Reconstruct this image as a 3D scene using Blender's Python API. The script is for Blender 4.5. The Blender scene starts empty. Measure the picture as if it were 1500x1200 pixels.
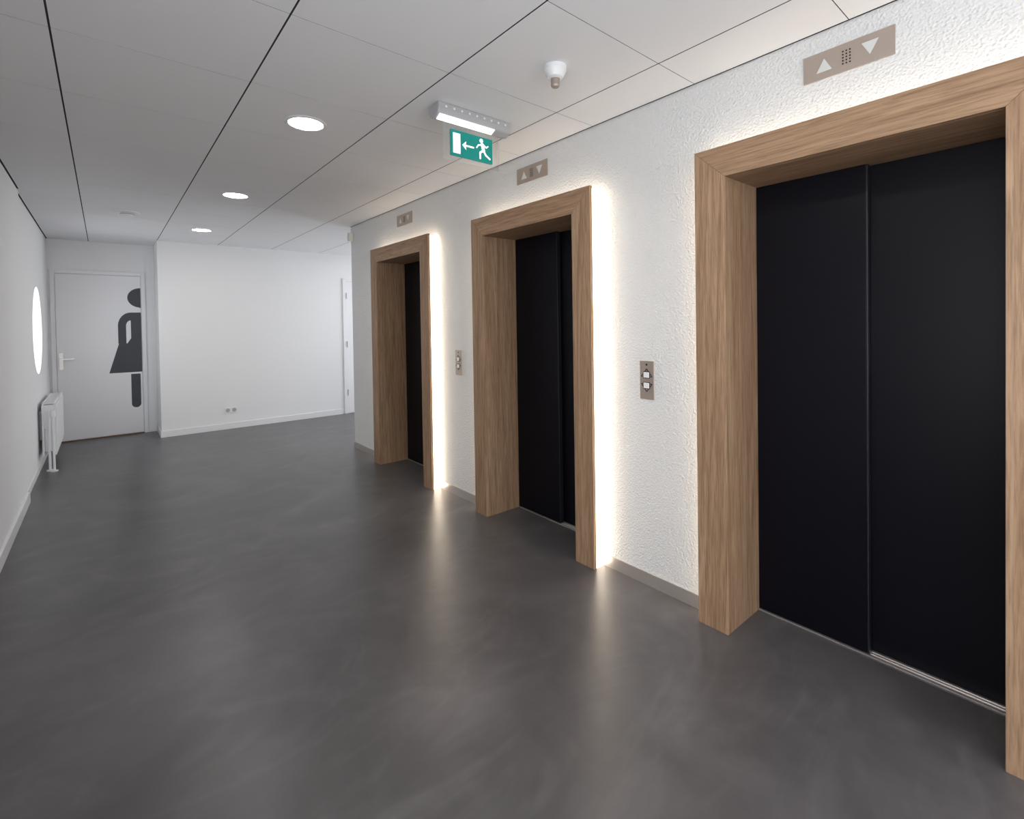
import bpy, bmesh, math
from mathutils import Vector, Matrix
scene=bpy.context.scene
# ---------------------------------------------------------------- constants (metres)
H=1.455; XF=2.18; XW=2.278; XD=2.499; HC=2.625; HO=2.109; FH=2.25
Y0=1.242; SP=1.853; OW=1.196; FW=.146
YE=5.706; YD=8.584; YF=8.006; XC=.56; XL=-.548; XN=-.529
G0,GS=-.138,.70; T0,TS=1.289,.655
# ---------------------------------------------------------------- helpers
def mat(name,col=(.8,.8,.8),rough=.5,metal=0,emit=None,es=0,spec=.5,**k):
    m=bpy.data.materials.new(name);m.use_nodes=True
    b=m.node_tree.nodes['Principled BSDF']
    b.inputs['Base Color'].default_value=(*col,1);b.inputs['Roughness'].default_value=rough
    b.inputs['Metallic'].default_value=metal;b.inputs['Specular IOR Level'].default_value=spec
    if emit: b.inputs['Emission Color'].default_value=(*emit,1);b.inputs['Emission Strength'].default_value=es
    for a,v in k.items(): b.inputs[a].default_value=v
    return m
def nt(m): return m.node_tree.nodes,m.node_tree.links,m.node_tree.nodes['Principled BSDF']
def coords(m,scale):
    N,L,b=nt(m);tc=N.new('ShaderNodeTexCoord');mp=N.new('ShaderNodeMapping')
    mp.inputs['Scale'].default_value=scale;L.new(tc.outputs['Object'],mp.inputs['Vector']);return mp.outputs['Vector']
def noise(m,vec,scale,detail=4,rough=.5,dist=0):
    N,L,b=nt(m);n=N.new('ShaderNodeTexNoise');n.inputs['Scale'].default_value=scale;n.inputs['Detail'].default_value=detail
    n.inputs['Roughness'].default_value=rough;n.inputs['Distortion'].default_value=dist
    L.new(vec,n.inputs['Vector']);return n.outputs['Fac']
def ramp(m,fac,stops):
    N,L,b=nt(m);r=N.new('ShaderNodeValToRGB');e=r.color_ramp.elements
    while len(e)<len(stops):e.new(.5)
    for i,(p,c) in enumerate(stops):e[i].position=p;e[i].color=(*c,1)
    L.new(fac,r.inputs['Fac']);return r.outputs['Color']
def mult(m,a,c,f,bt='MULTIPLY'):
    N,L,b=nt(m);mm=N.new('ShaderNodeMix');mm.data_type='RGBA';mm.blend_type=bt;mm.inputs['Factor'].default_value=f
    L.new(a,mm.inputs['A']);L.new(c,mm.inputs['B']);return mm.outputs['Result']
def bump(m,h,strength,dist):
    N,L,b=nt(m);n=N.new('ShaderNodeBump');n.inputs['Strength'].default_value=strength;n.inputs['Distance'].default_value=dist
    L.new(h,n.inputs['Height']);L.new(n.outputs['Normal'],b.inputs['Normal'])
# ---------------------------------------------------------------- materials
M={}
M['wall']=mat('white_paint',(.85,.85,.855),.7,spec=.25)
v=coords(M['wall'],(1,1,1));bump(M['wall'],noise(M['wall'],v,180,3),.12,.002)
m=M['plaster']=mat('rough_white_plaster',(.75,.75,.745),.75,spec=.25)
v=coords(m,(1,1,1));N,L,b=nt(m)
vo=N.new('ShaderNodeTexVoronoi');vo.feature='SMOOTH_F1';vo.inputs['Scale'].default_value=110
nz=noise(m,v,95,4,.65);mx=N.new('ShaderNodeMath');mx.operation='ADD'
L.new(v,vo.inputs['Vector']);L.new(vo.outputs['Distance'],mx.inputs[0]);L.new(nz,mx.inputs[1]);bump(m,mx.outputs[0],.8,.006)
m=M['floor']=mat('poured_grey_floor',(.1,.1,.1),.36,spec=.5)
v=coords(m,(1,1,1));N,L,b=nt(m)
n1=noise(m,v,.8,6,.52,2.2);c1=ramp(m,n1,[(.30,(.080,.0745,.076)),(.48,(.098,.0915,.094)),(.62,(.117,.110,.113)),(.75,(.140,.132,.135))])
n2=noise(m,v,3,6,.55,2.5);c2=ramp(m,n2,[(.35,(.84,.84,.84)),(.65,(1.10,1.09,1.08))])
v3=coords(m,(1,1.8,1));n3=noise(m,v3,1.2,7,.55,3.5);c3=ramp(m,n3,[(.50,(0,0,0)),(.78,(.034,.032,.032))])
L.new(mult(m,mult(m,c1,c2,.6),c3,1,'ADD'),b.inputs['Base Color'])
r=N.new('ShaderNodeMapRange');r.inputs['To Min'].default_value=.27;r.inputs['To Max'].default_value=.38
L.new(n2,r.inputs['Value']);L.new(r.outputs['Result'],b.inputs['Roughness']);bump(m,noise(m,v,10,3,.5,1),.02,.01)
m=M['tile']=mat('ceiling_tile_white',(.81,.81,.825),.85,spec=.15)
v=coords(m,(1,1,1));bump(m,noise(m,v,400,2),.08,.001)
M['void']=mat('ceiling_void_dark',(.05,.05,.054),.9,spec=.02)
def wood(name,sc):
    m=mat(name,(.4,.2,.1),.5,spec=.3);v=coords(m,sc);N,L,b=nt(m)
    a=noise(m,v,1.0,5,.6,1.2);c=ramp(m,a,[(.3,(.295,.175,.100)),(.5,(.380,.238,.142)),(.7,(.465,.308,.192))])
    v2=coords(m,tuple(s*5 for s in sc));a2=noise(m,v2,1.4,3,.6,.2);c2=ramp(m,a2,[(.35,(.58,.55,.53)),(.55,(1,1,1))])
    wv=N.new('ShaderNodeTexWave');wv.wave_type='BANDS';wv.bands_direction='DIAGONAL';wv.inputs['Scale'].default_value=.9
    wv.inputs['Distortion'].default_value=7;wv.inputs['Detail'].default_value=3;wv.inputs['Detail Scale'].default_value=.6
    L.new(v,wv.inputs['Vector']);c3=ramp(m,wv.outputs['Fac'],[(.0,(.82,.79,.76)),(.35,(1,1,1))])
    L.new(mult(m,mult(m,c,c2,.65),c3,.55),b.inputs['Base Color']);bump(m,a2,.08,.002);return m
M['wood_v']=wood('oak_vertical_grain',(22,22,1.1));M['wood_h']=wood('oak_horizontal_grain',(22,1.1,22))
M['led']=mat('led_diffuser',(.9,.87,.8),.5,emit=(1,.84,.65),es=6.0)
M['led_dim']=mat('led_diffuser_dim',(.9,.87,.8),.5,emit=(1,.84,.65),es=3.2)
M['black']=mat('elevator_door_black',(.003,.003,.006),.40,spec=.17)
M['black_edge']=mat('elevator_door_edge',(.018,.018,.026),.3,spec=.5)
m=M['steel']=mat('brushed_steel',(.66,.62,.585),.33,.75)
v=coords(m,(3,3,250));bump(m,noise(m,v,1,3),.1,.001)
M['steel_d']=mat('bronzed_steel',(.46,.39,.34),.42,.7)
M['darkgrey']=mat('dark_grey_vinyl',(.045,.05,.058),.5)
M['black_pl']=mat('black_plastic',(.02,.02,.02),.5)
M['white']=mat('white_lacquer',(.82,.82,.83),.35)
M['doorw']=mat('door_white_lacquer',(.83,.83,.85),.4)
M['offw']=mat('off_white_plastic',(.75,.73,.66),.4)
M['brown']=mat('threshold_wood',(.16,.09,.05),.5)
M['light']=mat('downlight_diffuser',(1,1,1),.4,emit=(1,.97,.93),es=60)
M['green']=mat('exit_sign_green',(.0,.22,.19),.4,emit=(.0,.27,.225),es=.25)
M['pict']=mat('exit_sign_white',(.9,.9,.9),.4,emit=(1,1,1),es=.4)
M['lampw']=mat('exit_lamp_diffuser',(.9,.9,.9),.4,emit=(.92,.96,1),es=.9)
M['glass']=mat('clear_acrylic',(.95,.98,1),.08,**{'Transmission Weight':.9,'Alpha':.35})
M['grey']=mat('light_grey_plastic',(.42,.42,.43),.4)
M['tri']=mat('indicator_lens',(.62,.64,.62),.4)
# ---------------------------------------------------------------- mesh helpers
def finish(bm,name,ms,parent=None,smooth=False,bevel=0):
    bmesh.ops.recalc_face_normals(bm,faces=bm.faces)
    me=bpy.data.meshes.new(name);bm.to_mesh(me);bm.free()
    o=bpy.data.objects.new(name,me);scene.collection.objects.link(o)
    for x in (ms if isinstance(ms,(list,tuple)) else [ms]): me.materials.append(M[x] if isinstance(x,str) else x)
    if bevel:
        d=o.modifiers.new('bevel','BEVEL');d.width=bevel;d.segments=2;d.limit_method='ANGLE'
    if smooth:
        for p in me.polygons:p.use_smooth=True
        o.modifiers.new('ws','WEIGHTED_NORMAL')
    if parent:
        o.parent=parent;o.matrix_parent_inverse=parent.matrix_world.inverted()
    return o
def empty(name,loc):
    o=bpy.data.objects.new(name,None);scene.collection.objects.link(o);o.matrix_world=Matrix.Translation(loc)
    o.empty_display_size=.1;o.location=loc;return o
def bx(bm,a,b,mi=0):
    v=[bm.verts.new((x,y,z)) for z in (a[2],b[2]) for y in (a[1],b[1]) for x in (a[0],b[0])]
    for f in ((0,1,3,2),(4,5,7,6),(0,1,5,4),(2,3,7,6),(0,2,6,4),(1,3,7,5)):
        fc=bm.faces.new([v[i] for i in f]);fc.material_index=mi
def boxes(name,lst,ms,parent=None,bevel=0):
    bm=bmesh.new()
    for t in lst: bx(bm,t[0],t[1],t[2] if len(t)>2 else 0)
    return finish(bm,name,ms,parent,bevel=bevel)
def prism(bm,pts,axis,lo,hi,mi=0):
    def P(p,t): return {'x':(t,p[0],p[1]),'y':(p[0],t,p[1]),'z':(p[0],p[1],t)}[axis]
    A=[bm.verts.new(P(p,lo)) for p in pts];B=[bm.verts.new(P(p,hi)) for p in pts];n=len(pts)
    bm.faces.new(A).material_index=mi;bm.faces.new(B[::-1]).material_index=mi
    for i in range(n): bm.faces.new([A[i],A[(i+1)%n],B[(i+1)%n],B[i]]).material_index=mi
def circ(c,r,n=32,a0=0,a1=2*math.pi,full=True):
    k=n if full else n+1
    return [(c[0]+r*math.cos(a0+(a1-a0)*i/n),c[1]+r*math.sin(a0+(a1-a0)*i/n)) for i in range(k)]
def lathe(bm,prof,c,axis='z',n=36,mi=0):
    rings=[]
    for r,h in prof:
        ring=[]
        for i in range(n):
            a=2*math.pi*i/n;x,y=r*math.cos(a),r*math.sin(a)
            p={'z':(x,y,h),'x':(h,x,y),'y':(x,h,y)}[axis]
            ring.append(bm.verts.new((c[0]+p[0],c[1]+p[1],c[2]+p[2])))
        rings.append(ring)
    for a,b in zip(rings,rings[1:]):
        for i in range(n): bm.faces.new([a[i],a[(i+1)%n],b[(i+1)%n],b[i]]).material_index=mi
    bm.faces.new(rings[0]).material_index=mi;bm.faces.new(rings[-1][::-1]).material_index=mi
def capsule(p,q,w,n=6):
    dx,dy=q[0]-p[0],q[1]-p[1];a=math.atan2(dy,dx);r=w/2
    return circ(q,r,n,a-math.pi/2,a+math.pi/2,False)+circ(p,r,n,a+math.pi/2,a+1.5*math.pi,False)
# ---------------------------------------------------------------- room shell
XR=5.2; YB=-3.0
boxes('floor',[((-.9,YB-.3,-.2),(XR+.3,YD+.3,0))],'floor')
bm=bmesh.new()
def tiles(xa,xb,ya,yb):
    gx=[G0+GS*i for i in range(-2,9)];ty=[T0+TS*i for i in range(-8,14)]
    for x1,x2 in zip(gx,gx[1:]):
        l,r=max(x1+.0036,xa),min(x2-.0036,xb)
        if r-l<.02: continue
        for y1,y2 in zip(ty,ty[1:]):
            s,e=max(y1+.0018,ya),min(y2-.0018,yb)
            if e-s<.01: continue
            bx(bm,(l,s,HC),(r,e,HC+.001))
tiles(XN+.012,XW-.012,YB,YE+.001);
tiles(XL+.012,XR,YE+.001,YD)
finish(bm,'ceiling','tile')
boxes('ceiling_void',[((-.9,YB-.3,HC+.0013),(XR+.3,YD+.3,HC+.12))],'void')
# right wall with three openings
E=[Y0+k*SP for k in range(3)]
TOP=HC+.0012
lst=[]
for k in range(3):
    lo,hi=E[k]-OW+.025,E[k]-.025
    lst.append(((XW,lo,FH-.025),(2.75,hi,TOP)))
    nxt=YE if k==2 else E[k+1]-OW+.025
    lst.append(((XW,hi,0),(2.75,nxt,TOP)))
lst.append(((XW,YB,0),(2.75,E[0]-OW+.025,TOP)))
lst.append(((2.75,YB,0),(2.95,YE-.3,TOP)))
lst.append(((2.75,YE-.3,0),(XR,YE,TOP)))
boxes('wall_right',lst,'plaster')
boxes('wall_far',[((XC,YF,0),(XR+.2,YD+.2,TOP))],'wall')
boxes('wall_end',[((-.85,YD,0),(XC,YD+.2,TOP))],'wall')
# lobby east wall with an unseen window, added to light the lobby
wy0,wy1,wz0,wz1=5.95,7.8,.3,2.45
boxes('wall_lobby',[((XR,YE,0),(XR+.2,wy0,TOP)),((XR,wy1,0),(XR+.2,YF,TOP)),((XR,wy0,0),(XR+.2,wy1,wz0)),((XR,wy0,wz1),(XR+.2,wy1,TOP))],'wall')
boxes('added_lobby_window',[((XR+.08,wy0,wz0),(XR+.13,wy0+.05,wz1)),((XR+.08,wy1-.05,wz0),(XR+.13,wy1,wz1)),((XR+.08,wy0+.05,wz0),(XR+.13,wy1-.05,wz0+.05)),((XR+.08,wy0+.05,wz1-.05),(XR+.13,wy1-.05,wz1)),((XR+.08,6.85,wz0+.05),(XR+.13,6.90,wz1-.05))],'white')
# rear wall with an out-of-view window added to let daylight in
rx0,rx1,rz0,rz1=-.2,2.0,.15,2.5
boxes('wall_rear',[((-.85,YB-.2,0),(rx0,YB,TOP)),((rx1,YB-.2,0),(2.95,YB,TOP)),((rx0,YB-.2,0),(rx1,YB,rz0)),((rx0,YB-.2,rz1),(rx1,YB,TOP))],'wall')
boxes('added_rear_window',[((rx0,YB-.13,rz0),(rx0+.05,YB-.08,rz1)),((rx1-.05,YB-.13,rz0),(rx1,YB-.08,rz1)),((rx0+.05,YB-.13,rz0),(rx1-.05,YB-.08,rz0+.05)),((rx0+.05,YB-.13,rz1-.05),(rx1-.05,YB-.08,rz1)),((.88,YB-.13,rz0+.05),(.93,YB-.08,rz1-.05))],'white')
# left wall: near section (with an unseen window added for side daylight), far section with round window
YS=5.8; ly0,ly1,lz0,lz1=-2.3,.6,.7,2.35
boxes('wall_left',[((-.85,YB,0),(XN,ly0,TOP)),((-.85,ly1,0),(XN,YS,TOP)),((-.85,ly0,0),(XN,ly1,lz0)),((-.85,ly0,lz1),(XN,ly1,TOP))],'wall')
fr=[]
for y in (ly0,-.88,ly1-.05): fr.append(((-.75,y,lz0+.05),(-.70,y+.05,lz1-.05)))
fr+= [((-.75,ly0,lz0),(-.70,ly1,lz0+.05)),((-.75,ly0,lz1-.05),(-.70,ly1,lz1))]
boxes('added_side_window',fr,'white')
wc=(7.27,1.457);wr=.465
bm=bmesh.new()
ys,ye=YS,YD
def onrect(a):
    c,s=math.cos(a),math.sin(a);t=1e9
    if abs(c)>1e-6:t=min(t,((ye if c>0 else ys)-wc[0])/c)
    if abs(s)>1e-6:t=min(t,((TOP if s>0 else 0)-wc[1])/s)
    return (wc[0]+c*t,wc[1]+s*t)
n=64
angs=sorted([2*math.pi*i/n for i in range(n)]+[math.atan2(z-wc[1],y-wc[0])%(2*math.pi) for y in (ys,ye) for z in (0,TOP)])
for X in (XL,-.85):
    inn=[bm.verts.new((X,wc[0]+wr*math.cos(a),wc[1]+wr*math.sin(a))) for a in angs]
    out=[bm.verts.new((X,*onrect(a))) for a in angs]
    for i in range(len(angs)):
        j=(i+1)%len(angs);bm.faces.new([inn[i],inn[j],out[j],out[i]])
    if X==XL: keep=inn;keepo=out
    else:
        for i in range(len(angs)):
            j=(i+1)%len(angs);bm.faces.new([keep[i],keep[j],inn[j],inn[i]]);bm.faces.new([keepo[i],keepo[j],out[j],out[i]])
finish(bm,'wall_left_lobby','wall')
bm=bmesh.new()
def ringx(bm,x0,x1,ri,ro,c,n=64,mi=0):
    R=[[bm.verts.new((x,c[0]+r*math.cos(2*math.pi*i/n),c[1]+r*math.sin(2*math.pi*i/n))) for i in range(n)] for x,r in ((x0,ri),(x0,ro),(x1,ro),(x1,ri))]
    for a,b in ((0,1),(1,2),(2,3),(3,0)):
        for i in range(n): bm.faces.new([R[a][i],R[a][(i+1)%n],R[b][(i+1)%n],R[b][i]]).material_index=mi
ringx(bm,-.70,-.66,wr-.03,wr-.0005,wc)
finish(bm,'window_1','white')
# ---------------------------------------------------------------- baseboards
boxes('baseboard_right',[((XW-.008,E[0]+.002,0),(XW,E[1]-OW-.002,.07)),((XW-.008,E[1]+.002,0),(XW,E[2]-OW-.002,.07)),((XW-.008,E[2]+.002,0),(XW,YE+.008,.07)),((XW,YE,0),(XR,YE+.008,.07)),((XW-.008,YB,0),(XW,E[0]-OW-.002,.07))],'steel')
boxes('baseboard_far',[((XC-.012,YF-.012,0),(3.0,YF,.085)),((XC-.012,YF,0),(XC,YD,.085)),((4.1,YF-.012,0),(XR,YF,.085))],'white',bevel=.002)
boxes('baseboard_left',[((XN,YB,0),(XN+.018,YS,.09)),((XL,YS+.001,0),(XL+.01,YD,.06))],'white',bevel=.002)
# ---------------------------------------------------------------- elevators
for k in range(3):
    e=E[k];w=e-OW;root=empty('elevator_doorway',(XF,(e+w)/2,0))
    bm=bmesh.new();t=XF+.022
    prism(bm,[(e,0),(e-FW,0),(e-FW,HO),(e,FH)],'x',XF,t)
    finish(bm,'frame_face_left','wood_v',root,bevel=.0015)
    bm=bmesh.new();prism(bm,[(w,0),(w+FW,0),(w+FW,HO),(w,FH)],'x',XF,t)
    finish(bm,'frame_face_right','wood_v',root,bevel=.0015)
    bm=bmesh.new();prism(bm,[(e-.0004,FH),(e-FW-.0004,HO+.0003),(w+FW+.0004,HO+.0003),(w+.0004,FH)],'x',XF,t)
    finish(bm,'frame_face_head','wood_h',root,bevel=.0015)
    back=XD+.12
    boxes('reveal_left',[((t,e-FW,0),(back,e-.03,HO+.05))],'wood_v',root)
    boxes('reveal_right',[((t,w+.03,0),(back,w+FW,HO+.05))],'wood_v',root)
    boxes('reveal_head',[((t,w+FW+.0005,HO),(back,e-FW-.0005,FH-.03))],'wood_h',root)
    # LED diffuser wraps the outer sides of the portal between the face boards and the wall
    boxes('led_diffuser',[((t,w+.003,.0),(XW-.001,w+.028,FH-.014))],'led',root)
    boxes('led_diffuser_recessed',[((t,e-.028,.0),(XW-.001,e-.014,FH-.014)),((t,w+.028,FH-.028),(XW-.001,e-.028,FH-.018))],'led_dim',root)
    yl,yr=e-FW,w+FW;mid=(yl+yr)/2
    boxes('door_panel_front',[((XD,mid-.004,.008),(XD+.03,yl-.001,HO-.001))],'black',root,bevel=.002)
    boxes('door_panel_edge',[((XD-.001,mid-.010,.008),(XD+.031,mid-.0045,HO-.001))],'black_edge',root,bevel=.001)
    boxes('door_panel_rear',[((XD+.042,yr+.001,.008),(XD+.07,mid+.03,HO-.001))],'black',root,bevel=.002)
    boxes('door_sill',[((XD-.006,yr+.001,0),(XD+.11,yl-.001,.005)),((XD+.012,yr+.001,.005),(XD+.016,mid-.012,.008)),((XD+.03,yr+.001,.005),(XD+.034,mid-.012,.008))],'steel',root)
    boxes('shaft_back',[((back-.01,w+.03,0),(back+.0,e-.03,FH-.03))],'black',root)
    # indicator panel
    c=(e+w)/2;zc=2.487
    ip=empty('elevator_indicator_panel',(XW,c,zc))
    boxes('plate',[((XW-.006,c-.155,zc-.055),(XW-.0,c+.155,zc+.055))],'steel_d',ip,bevel=.001)
    bm=bmesh.new()
    prism(bm,[(c+.105,zc-.027),(c+.05,zc-.027),(c+.0775,zc+.024)],'x',XW-.008,XW-.0055)
    prism(bm,[(c-.105,zc+.027),(c-.05,zc+.027),(c-.0775,zc-.024)],'x',XW-.008,XW-.0055)
    finish(bm,'arrows','tri',ip)
    bm=bmesh.new()
    for i in range(-1,2):
        for j in range(-2,3): lathe(bm,[(.0032,0),(.0032,.002)],(XW-.0075,c+i*.012,zc+j*.012),'x',10)
    finish(bm,'speaker_holes','black_pl',ip)
for k in range(2):
    c=E[k]+.345;zc=1.133
    p=empty('elevator_call_button_panel',(XW,c,zc))
    boxes('plate',[((XW-.006,c-.044,zc-.105),(XW,c+.044,zc+.105))],'steel_d',p,bevel=.001)
    bm=bmesh.new()
    def outline(pts,wd):
        for a,b_ in zip(pts,pts[1:]+pts[:1]): prism(bm,capsule(a,b_,wd,3),'x',XW-.0075,XW-.0055)
    outline([(c-.034,zc+.020),(c+.034,zc+.020),(c,zc+.062)],.004)
    outline([(c-.034,zc-.020),(c+.034,zc-.020),(c,zc-.062)],.004)
    prism(bm,[(c-.021,zc+.010),(c+.021,zc+.010),(c+.021,zc+.048),(c-.021,zc+.048)],'x',XW-.0077,XW-.0055)
    prism(bm,[(c-.021,zc-.010),(c+.021,zc-.010),(c+.021,zc-.048),(c-.021,zc-.048)],'x',XW-.0077,XW-.0055)
    lathe(bm,[(.006,0),(.006,.002)],(XW-.0075,c,zc+.085),'x',12)
    finish(bm,'arrow_surrounds','black_pl',p)
    boxes('buttons',[((XW-.011,c-.017,zc+.014),(XW-.007,c+.017,zc+.044)),((XW-.011,c-.017,zc-.044),(XW-.007,c+.017,zc-.014))],'white',p,bevel=.001)
# ---------------------------------------------------------------- ladies' room door
d=empty('door_1',(0,YD,0));a,bX=-.475,.40;top=2.185
boxes('frame',[((a-.05,YD-.018,0),(a-.004,YD,top+.05)),((bX+.004,YD-.018,0),(bX+.05,YD,top+.05)),((a-.004,YD-.018,top+.004),(bX+.004,YD,top+.05))],'doorw',d,bevel=.002)
boxes('leaf',[((a,YD-.012,.02),(bX,YD-.001,top))],'doorw',d,bevel=.002)
boxes('threshold',[((a-.004,YD-.03,0),(bX+.004,YD-.001,.014))],'brown',d)
F=YD-.0135;R=YD-.0118
bm=bmesh.new();q=bX-.003
prism(bm,[(q,1.745+.0)]+[(q+.145*math.cos(t),1.888+.135*math.sin(t)) for t in [math.pi*1.5-math.pi*i/20 for i in range(1,20)]]+[(q,2.023)],'y',F,R)
arc=[(.285+.141*math.cos(math.pi-math.pi/2*i/14),1.50+.184*math.sin(math.pi-math.pi/2*i/14)) for i in range(15)]
inner=[(.283+.052*math.cos(math.pi/2+math.pi/2*i/8),1.50+.075*math.sin(math.pi/2+math.pi/2*i/8)) for i in range(9)]
prism(bm,[(.144,1.26)]+arc+[(q,1.684),(q,1.575)]+inner+[(.231,1.26)],'y',F,R)
prism(bm,[(.283,1.58),(q,1.58),(q,1.25),(.235,1.25),(.283,1.33)],'y',F-.0002,R)
prism(bm,[(.150,1.26),(q,1.26),(q,.86),(.04,.86)],'y',F-.0001,R)
prism(bm,[(.272,.835),(.376,.835)]+circ((.324,.42),.052,12,0,-math.pi,False),'y',F,R)
finish(bm,'woman_pictogram','darkgrey',d)
bm=bmesh.new();hz=1.05
bx(bm,(-.455,YD-.02,hz-.11),(-.415,YD-.012,hz+.11))
lathe(bm,[(.009,0),(.009,-.05)],(-.435,YD-.018,hz+.03),'y',16)
prism(bm,capsule((-.435,hz+.03),(-.315,hz+.03),.018),'y',YD-.07,YD-.055)
finish(bm,'handle','steel',d,bevel=.001)
# ---------------------------------------------------------------- second door on far wall
d=empty('door_2',(3.5,YF,0));a,bX=3.09,3.99
boxes('frame',[((a-.06,YF-.02,0),(a-.004,YF,top+.05)),((bX+.004,YF-.02,0),(bX+.06,YF,top+.05)),((a-.004,YF-.02,top+.004),(bX+.004,YF,top+.05))],'doorw',d,bevel=.002)
boxes('leaf',[((a,YF-.01,.01),(bX,YF-.001,top))],'doorw',d)
bm=bmesh.new()
for z in (.3,1.1,1.9): lathe(bm,[(.008,0),(.008,.1)],(a-.002,YF-.024,z),'z',12)
prism(bm,capsule((bX-.06,1.05),(bX-.18,1.05),.018),'y',YF-.06,YF-.045)
lathe(bm,[(.02,0),(.02,-.035),(.009,-.036),(.009,-.05)],(bX-.06,YF-.01,1.05),'y',16)
finish(bm,'hinges_and_handle','grey',d)
# ---------------------------------------------------------------- socket
d=empty('wall_socket',(1.376,YF,.27))
boxes('cover_plate',[((1.295,YF-.01,.23),(1.457,YF,.31))],'white',d,bevel=.003)
bm=bmesh.new()
for x in (1.336,1.416):
    lathe(bm,[(.027,0),(.027,-.001)],(x,YF-.0102,.27),'y',24)
finish(bm,'socket_wells','grey',d)
# ---------------------------------------------------------------- radiator
d=empty('radiator',(-.46,7.5,0));ya,yb=7.0,8.1;z0,z1=.15,.70
bm=bmesh.new()
for x0,x1 in ((-.515,-.500),(-.425,-.410)):
    bx(bm,(x0,ya,z0),(x1,yb,z1))
    s=1 if x0>-.45 else -1
    n=22
    for i in range(n):
        y=ya+.03+(yb-ya-.06)*i/(n-1);xs=(x1 if s>0 else x0)
        bx(bm,(min(xs,xs+s*.006),y-.012,z0+.03),(max(xs,xs+s*.006),y+.012,z1-.03))
finish(bm,'panels','white',d,bevel=.002)
lst=[((-.5,ya,z1-.012),(-.425,ya+.006,z1)),((-.5,yb-.006,z1-.012),(-.425,yb,z1))]
for i in range(44):
    y=ya+.012+(yb-ya-.03)*i/43;lst.append(((-.5,y,z1-.01),(-.425,y+.012,z1-.002)))
for i in range(30):
    y=ya+.02+(yb-ya-.05)*i/29;lst.append(((-.498,y,z0+.04),(-.427,y+.003,z1-.04)))
lst+= [((-.5,ya+.001,z0+.28),(-.425,ya+.004,z1-.02)),((XL+.001,ya+.15,.3),(-.515,ya+.19,.6)),((XL+.001,yb-.19,.3),(-.515,yb-.15,.6))]
boxes('grille_and_fins',lst,'white',d)
bm=bmesh.new()
lathe(bm,[(.011,0),(.011,.62)],(-.46,ya-.045,.0),'z',16)
lathe(bm,[(.03,0),(.03,.012),(.012,.016)],(-.46,ya-.045,.0),'z',24)
lathe(bm,[(.03,0),(.03,.012),(.012,.016)],(-.425,ya-.10,.0),'z',24)
lathe(bm,[(.010,0),(.010,.56)],(-.425,ya-.10,.01),'z',16)
lathe(bm,[(.012,0),(.012,.06)],(-.46,ya-.05,.61),'y',16)
lathe(bm,[(.012,0),(.012,.11)],(-.425,ya-.105,.20),'y',16)
lathe(bm,[(.022,0),(.024,.03),(.02,.07)],(-.425,ya-.10,.56),'z',20)
finish(bm,'pipes_and_valve','white',d,smooth=False)
# ---------------------------------------------------------------- ceiling fittings
for x,y in [(.917,2.93+1.965*k) for k in (-2,-1,0,1,2)]+[(3.01,6.86),(4.41,6.86)]:  # last two, in the lobby, are unseen and added to brighten the far wall
    d=empty('downlight',(x,y,HC))
    bm=bmesh.new()
    prof=[(.092,-.002),(.095,-.008),(.108,-.006),(.114,.0)]
    n=48;R=[[bm.verts.new((x+r*math.cos(2*math.pi*i/n),y+r*math.sin(2*math.pi*i/n),HC+h)) for i in range(n)] for r,h in prof]
    for p,q in zip(R,R[1:]):
        for i in range(n): bm.faces.new([p[i],p[(i+1)%n],q[(i+1)%n],q[i]])
    finish(bm,'trim_ring','white',d,smooth=True)
    bm=bmesh.new();lathe(bm,[(.093,-.001),(.093,-.003)],(x,y,HC),'z',48);finish(bm,'diffuser','light',d)
d=empty('smoke_detector',(.2,6.2,HC));bm=bmesh.new()
lathe(bm,[(.10,0),(.10,-.012),(.085,-.018)],(.2,6.2,HC));lathe(bm,[(.055,-.015),(.055,-.04),(.04,-.05),(.01,-.052)],(.2,6.2,HC))
finish(bm,'body','white',d);bm=bmesh.new();lathe(bm,[(.058,-.024),(.058,-.03)],(.2,6.2,HC));finish(bm,'vent_band','grey',d)
x,y=1.611,1.60;d=empty('motion_detector',(x,y,HC));bm=bmesh.new()
lathe(bm,[(.052,0),(.052,-.02),(.046,-.03),(.036,-.05),(.024,-.056)],(x,y,HC));finish(bm,'base','white',d)
bm=bmesh.new();lathe(bm,[(.020,-.055),(.020,-.085),(.016,-.092)],(x,y,HC));finish(bm,'sensor_head','steel_d',d)
# ---------------------------------------------------------------- exit sign
x,y=1.61,2.265;d=empty('emergency_exit_sign',(x,y,HC))
bm=bmesh.new()
prism(bm,[(y-.055,HC),(y+.055,HC),(y+.055,HC-.03),(y+.035,HC-.065),(y-.01,HC-.078),(y-.045,HC-.06),(y-.055,HC-.035)],'x',x-.245,x+.245)
finish(bm,'housing','grey',d,bevel=.006)
bm=bmesh.new()
prism(bm,[(y-.049,HC-.064),(y-.012,HC-.083),(y-.012,HC-.079),(y-.046,HC-.061)],'x',x-.235,x+.13)
finish(bm,'lamp_cover','lampw',d)
bm=bmesh.new()
for i in range(9): lathe(bm,[(.006,0),(.006,.004)],(x-.2+i*.05,y-.058,HC-.022),'y',12)
finish(bm,'vent_slots','white',d)
boxes('acrylic_plate',[((x-.186,y-.004,2.348),(x+.186,y+.004,2.555))],'glass',d,bevel=.001)
gx,gz=x-.142,2.378
boxes('green_panel',[((gx,y-.0055,gz),(gx+.284,y-.0042,gz+.14)),((gx,y+.0042,gz),(gx+.284,y+.0055,gz+.14))],'green',d)
bm=bmesh.new()
def S(*p,w): prism(bm,[(gx+u,gz+vv) for u,vv in capsule(p[0],p[1],w)],'y',y-.0066,y-.0054)
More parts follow.
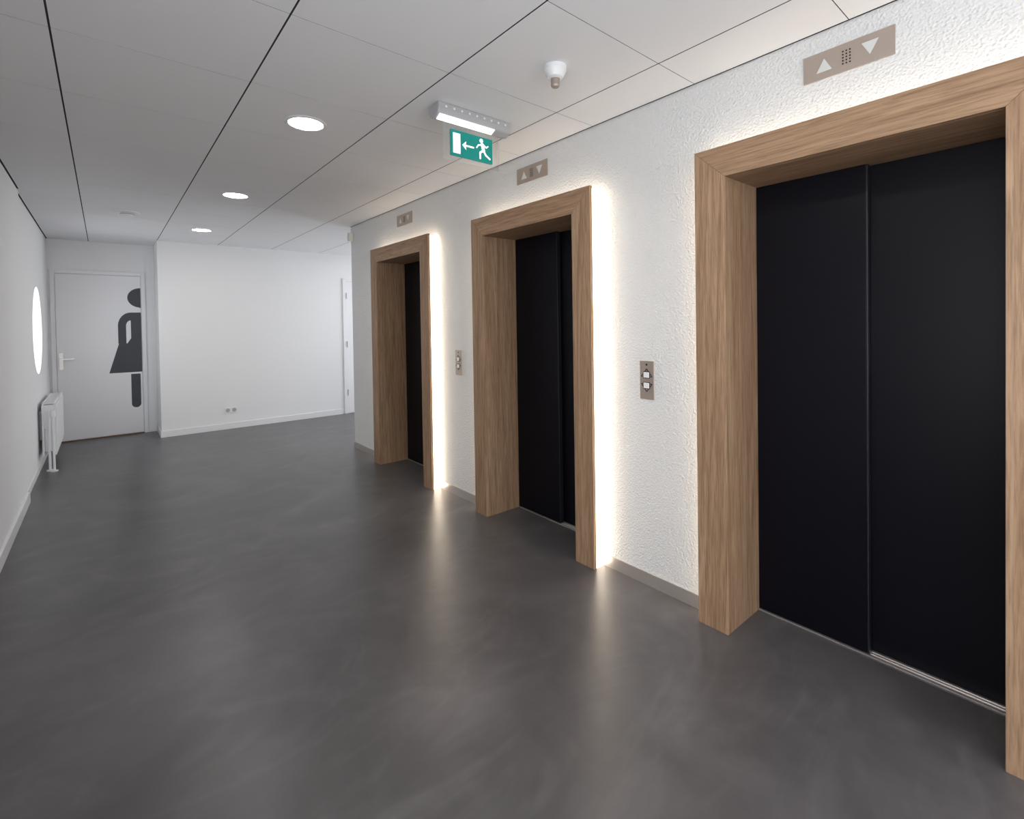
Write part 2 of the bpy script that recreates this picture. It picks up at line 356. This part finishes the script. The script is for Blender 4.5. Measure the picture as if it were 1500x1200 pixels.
prism(bm,[(gx+.014,gz+.014),(gx+.062,gz+.014),(gx+.062,gz+.124),(gx+.014,gz+.124)],'y',y-.0066,y-.0054)
S((.09,.068),(.15,.068),w=.010)
prism(bm,[(gx+.074,gz+.068),(gx+.100,gz+.092),(gx+.100,gz+.078),(gx+.090,gz+.068),(gx+.100,gz+.058),(gx+.100,gz+.044)],'y',y-.0067,y-.0055)
prism(bm,[(gx+u,gz+vv) for u,vv in circ((.205,.118),.0125,20)],'y',y-.0066,y-.0054)
for p,q,w in (((.212,.096),(.220,.066),.022),((.208,.098),(.184,.090),.009),((.184,.090),(.172,.074),.008),((.218,.098),(.240,.086),.009),((.240,.086),(.252,.096),.008),
              ((.216,.064),(.196,.050),.012),((.196,.050),(.196,.018),.011),((.222,.062),(.236,.042),.012),((.236,.042),(.264,.026),.011)): S(p,q,w=w)
finish(bm,'pictogram','pict',d)
# ---------------------------------------------------------------- corner sensor
d=empty('wall_sensor',(XW,YE-.06,2.5))
boxes('body',[((XW-.05,YE-.075,2.45),(XW,YE-.015,2.55)),((XW-.06,YE-.065,2.462),(XW-.05,YE-.025,2.51),0)],'offw',d,bevel=.008)
# ---------------------------------------------------------------- light
w=bpy.data.worlds.new('sky');scene.world=w;w.use_nodes=True
bg=w.node_tree.nodes['Background'];bg.inputs['Color'].default_value=(.92,.955,1,1);bg.inputs['Strength'].default_value=5.0
def portal(name,c,sx,sy,rot):
    l=bpy.data.lights.new(name,'AREA');l.shape='RECTANGLE';l.size=sx;l.size_y=sy;l.cycles.is_portal=True
    o=bpy.data.objects.new(name,l);scene.collection.objects.link(o);o.location=c;o.rotation_euler=rot
portal('window_portal',((rx0+rx1)/2,YB-.15,(rz0+rz1)/2),rx1-rx0,rz1-rz0,(math.radians(90),0,0))  # portal at the added rear window
portal('window_portal',(-.8,(ly0+ly1)/2,(lz0+lz1)/2),lz1-lz0,ly1-ly0,(0,math.radians(-90),0))  # portal at the added side window
portal('window_portal',(-.8,wc[0],wc[1]),2*wr,2*wr,(0,math.radians(-90),0))
portal('window_portal',(XR+.15,(wy0+wy1)/2,(wz0+wz1)/2),wz1-wz0,wy1-wy0,(0,math.radians(90),0))  # portal at the added lobby window
# ---------------------------------------------------------------- camera
cam=bpy.data.cameras.new('camera');co=bpy.data.objects.new('camera',cam);scene.collection.objects.link(co);scene.camera=co
yw,pt,rl=[math.radians(a) for a in (39.755,.877,-.874)]
Rv=Vector((math.cos(yw),-math.sin(yw),0));Fv=Vector((math.sin(yw)*math.cos(pt),math.cos(yw)*math.cos(pt),-math.sin(pt)));U=Rv.cross(Fv)
R2=Rv*math.cos(rl)+U*math.sin(rl);U2=-Rv*math.sin(rl)+U*math.cos(rl)
mw=Matrix((R2,U2,-Fv)).transposed().to_4x4();mw.translation=Vector((0,0,H));co.matrix_world=mw
cam.sensor_width=36;cam.lens=717.762/1500*36;cam.shift_y=-(600-484.7)/1500;cam.shift_x=0;cam.clip_start=.02
scene.view_settings.view_transform='Standard';scene.view_settings.look='None';scene.view_settings.exposure=0
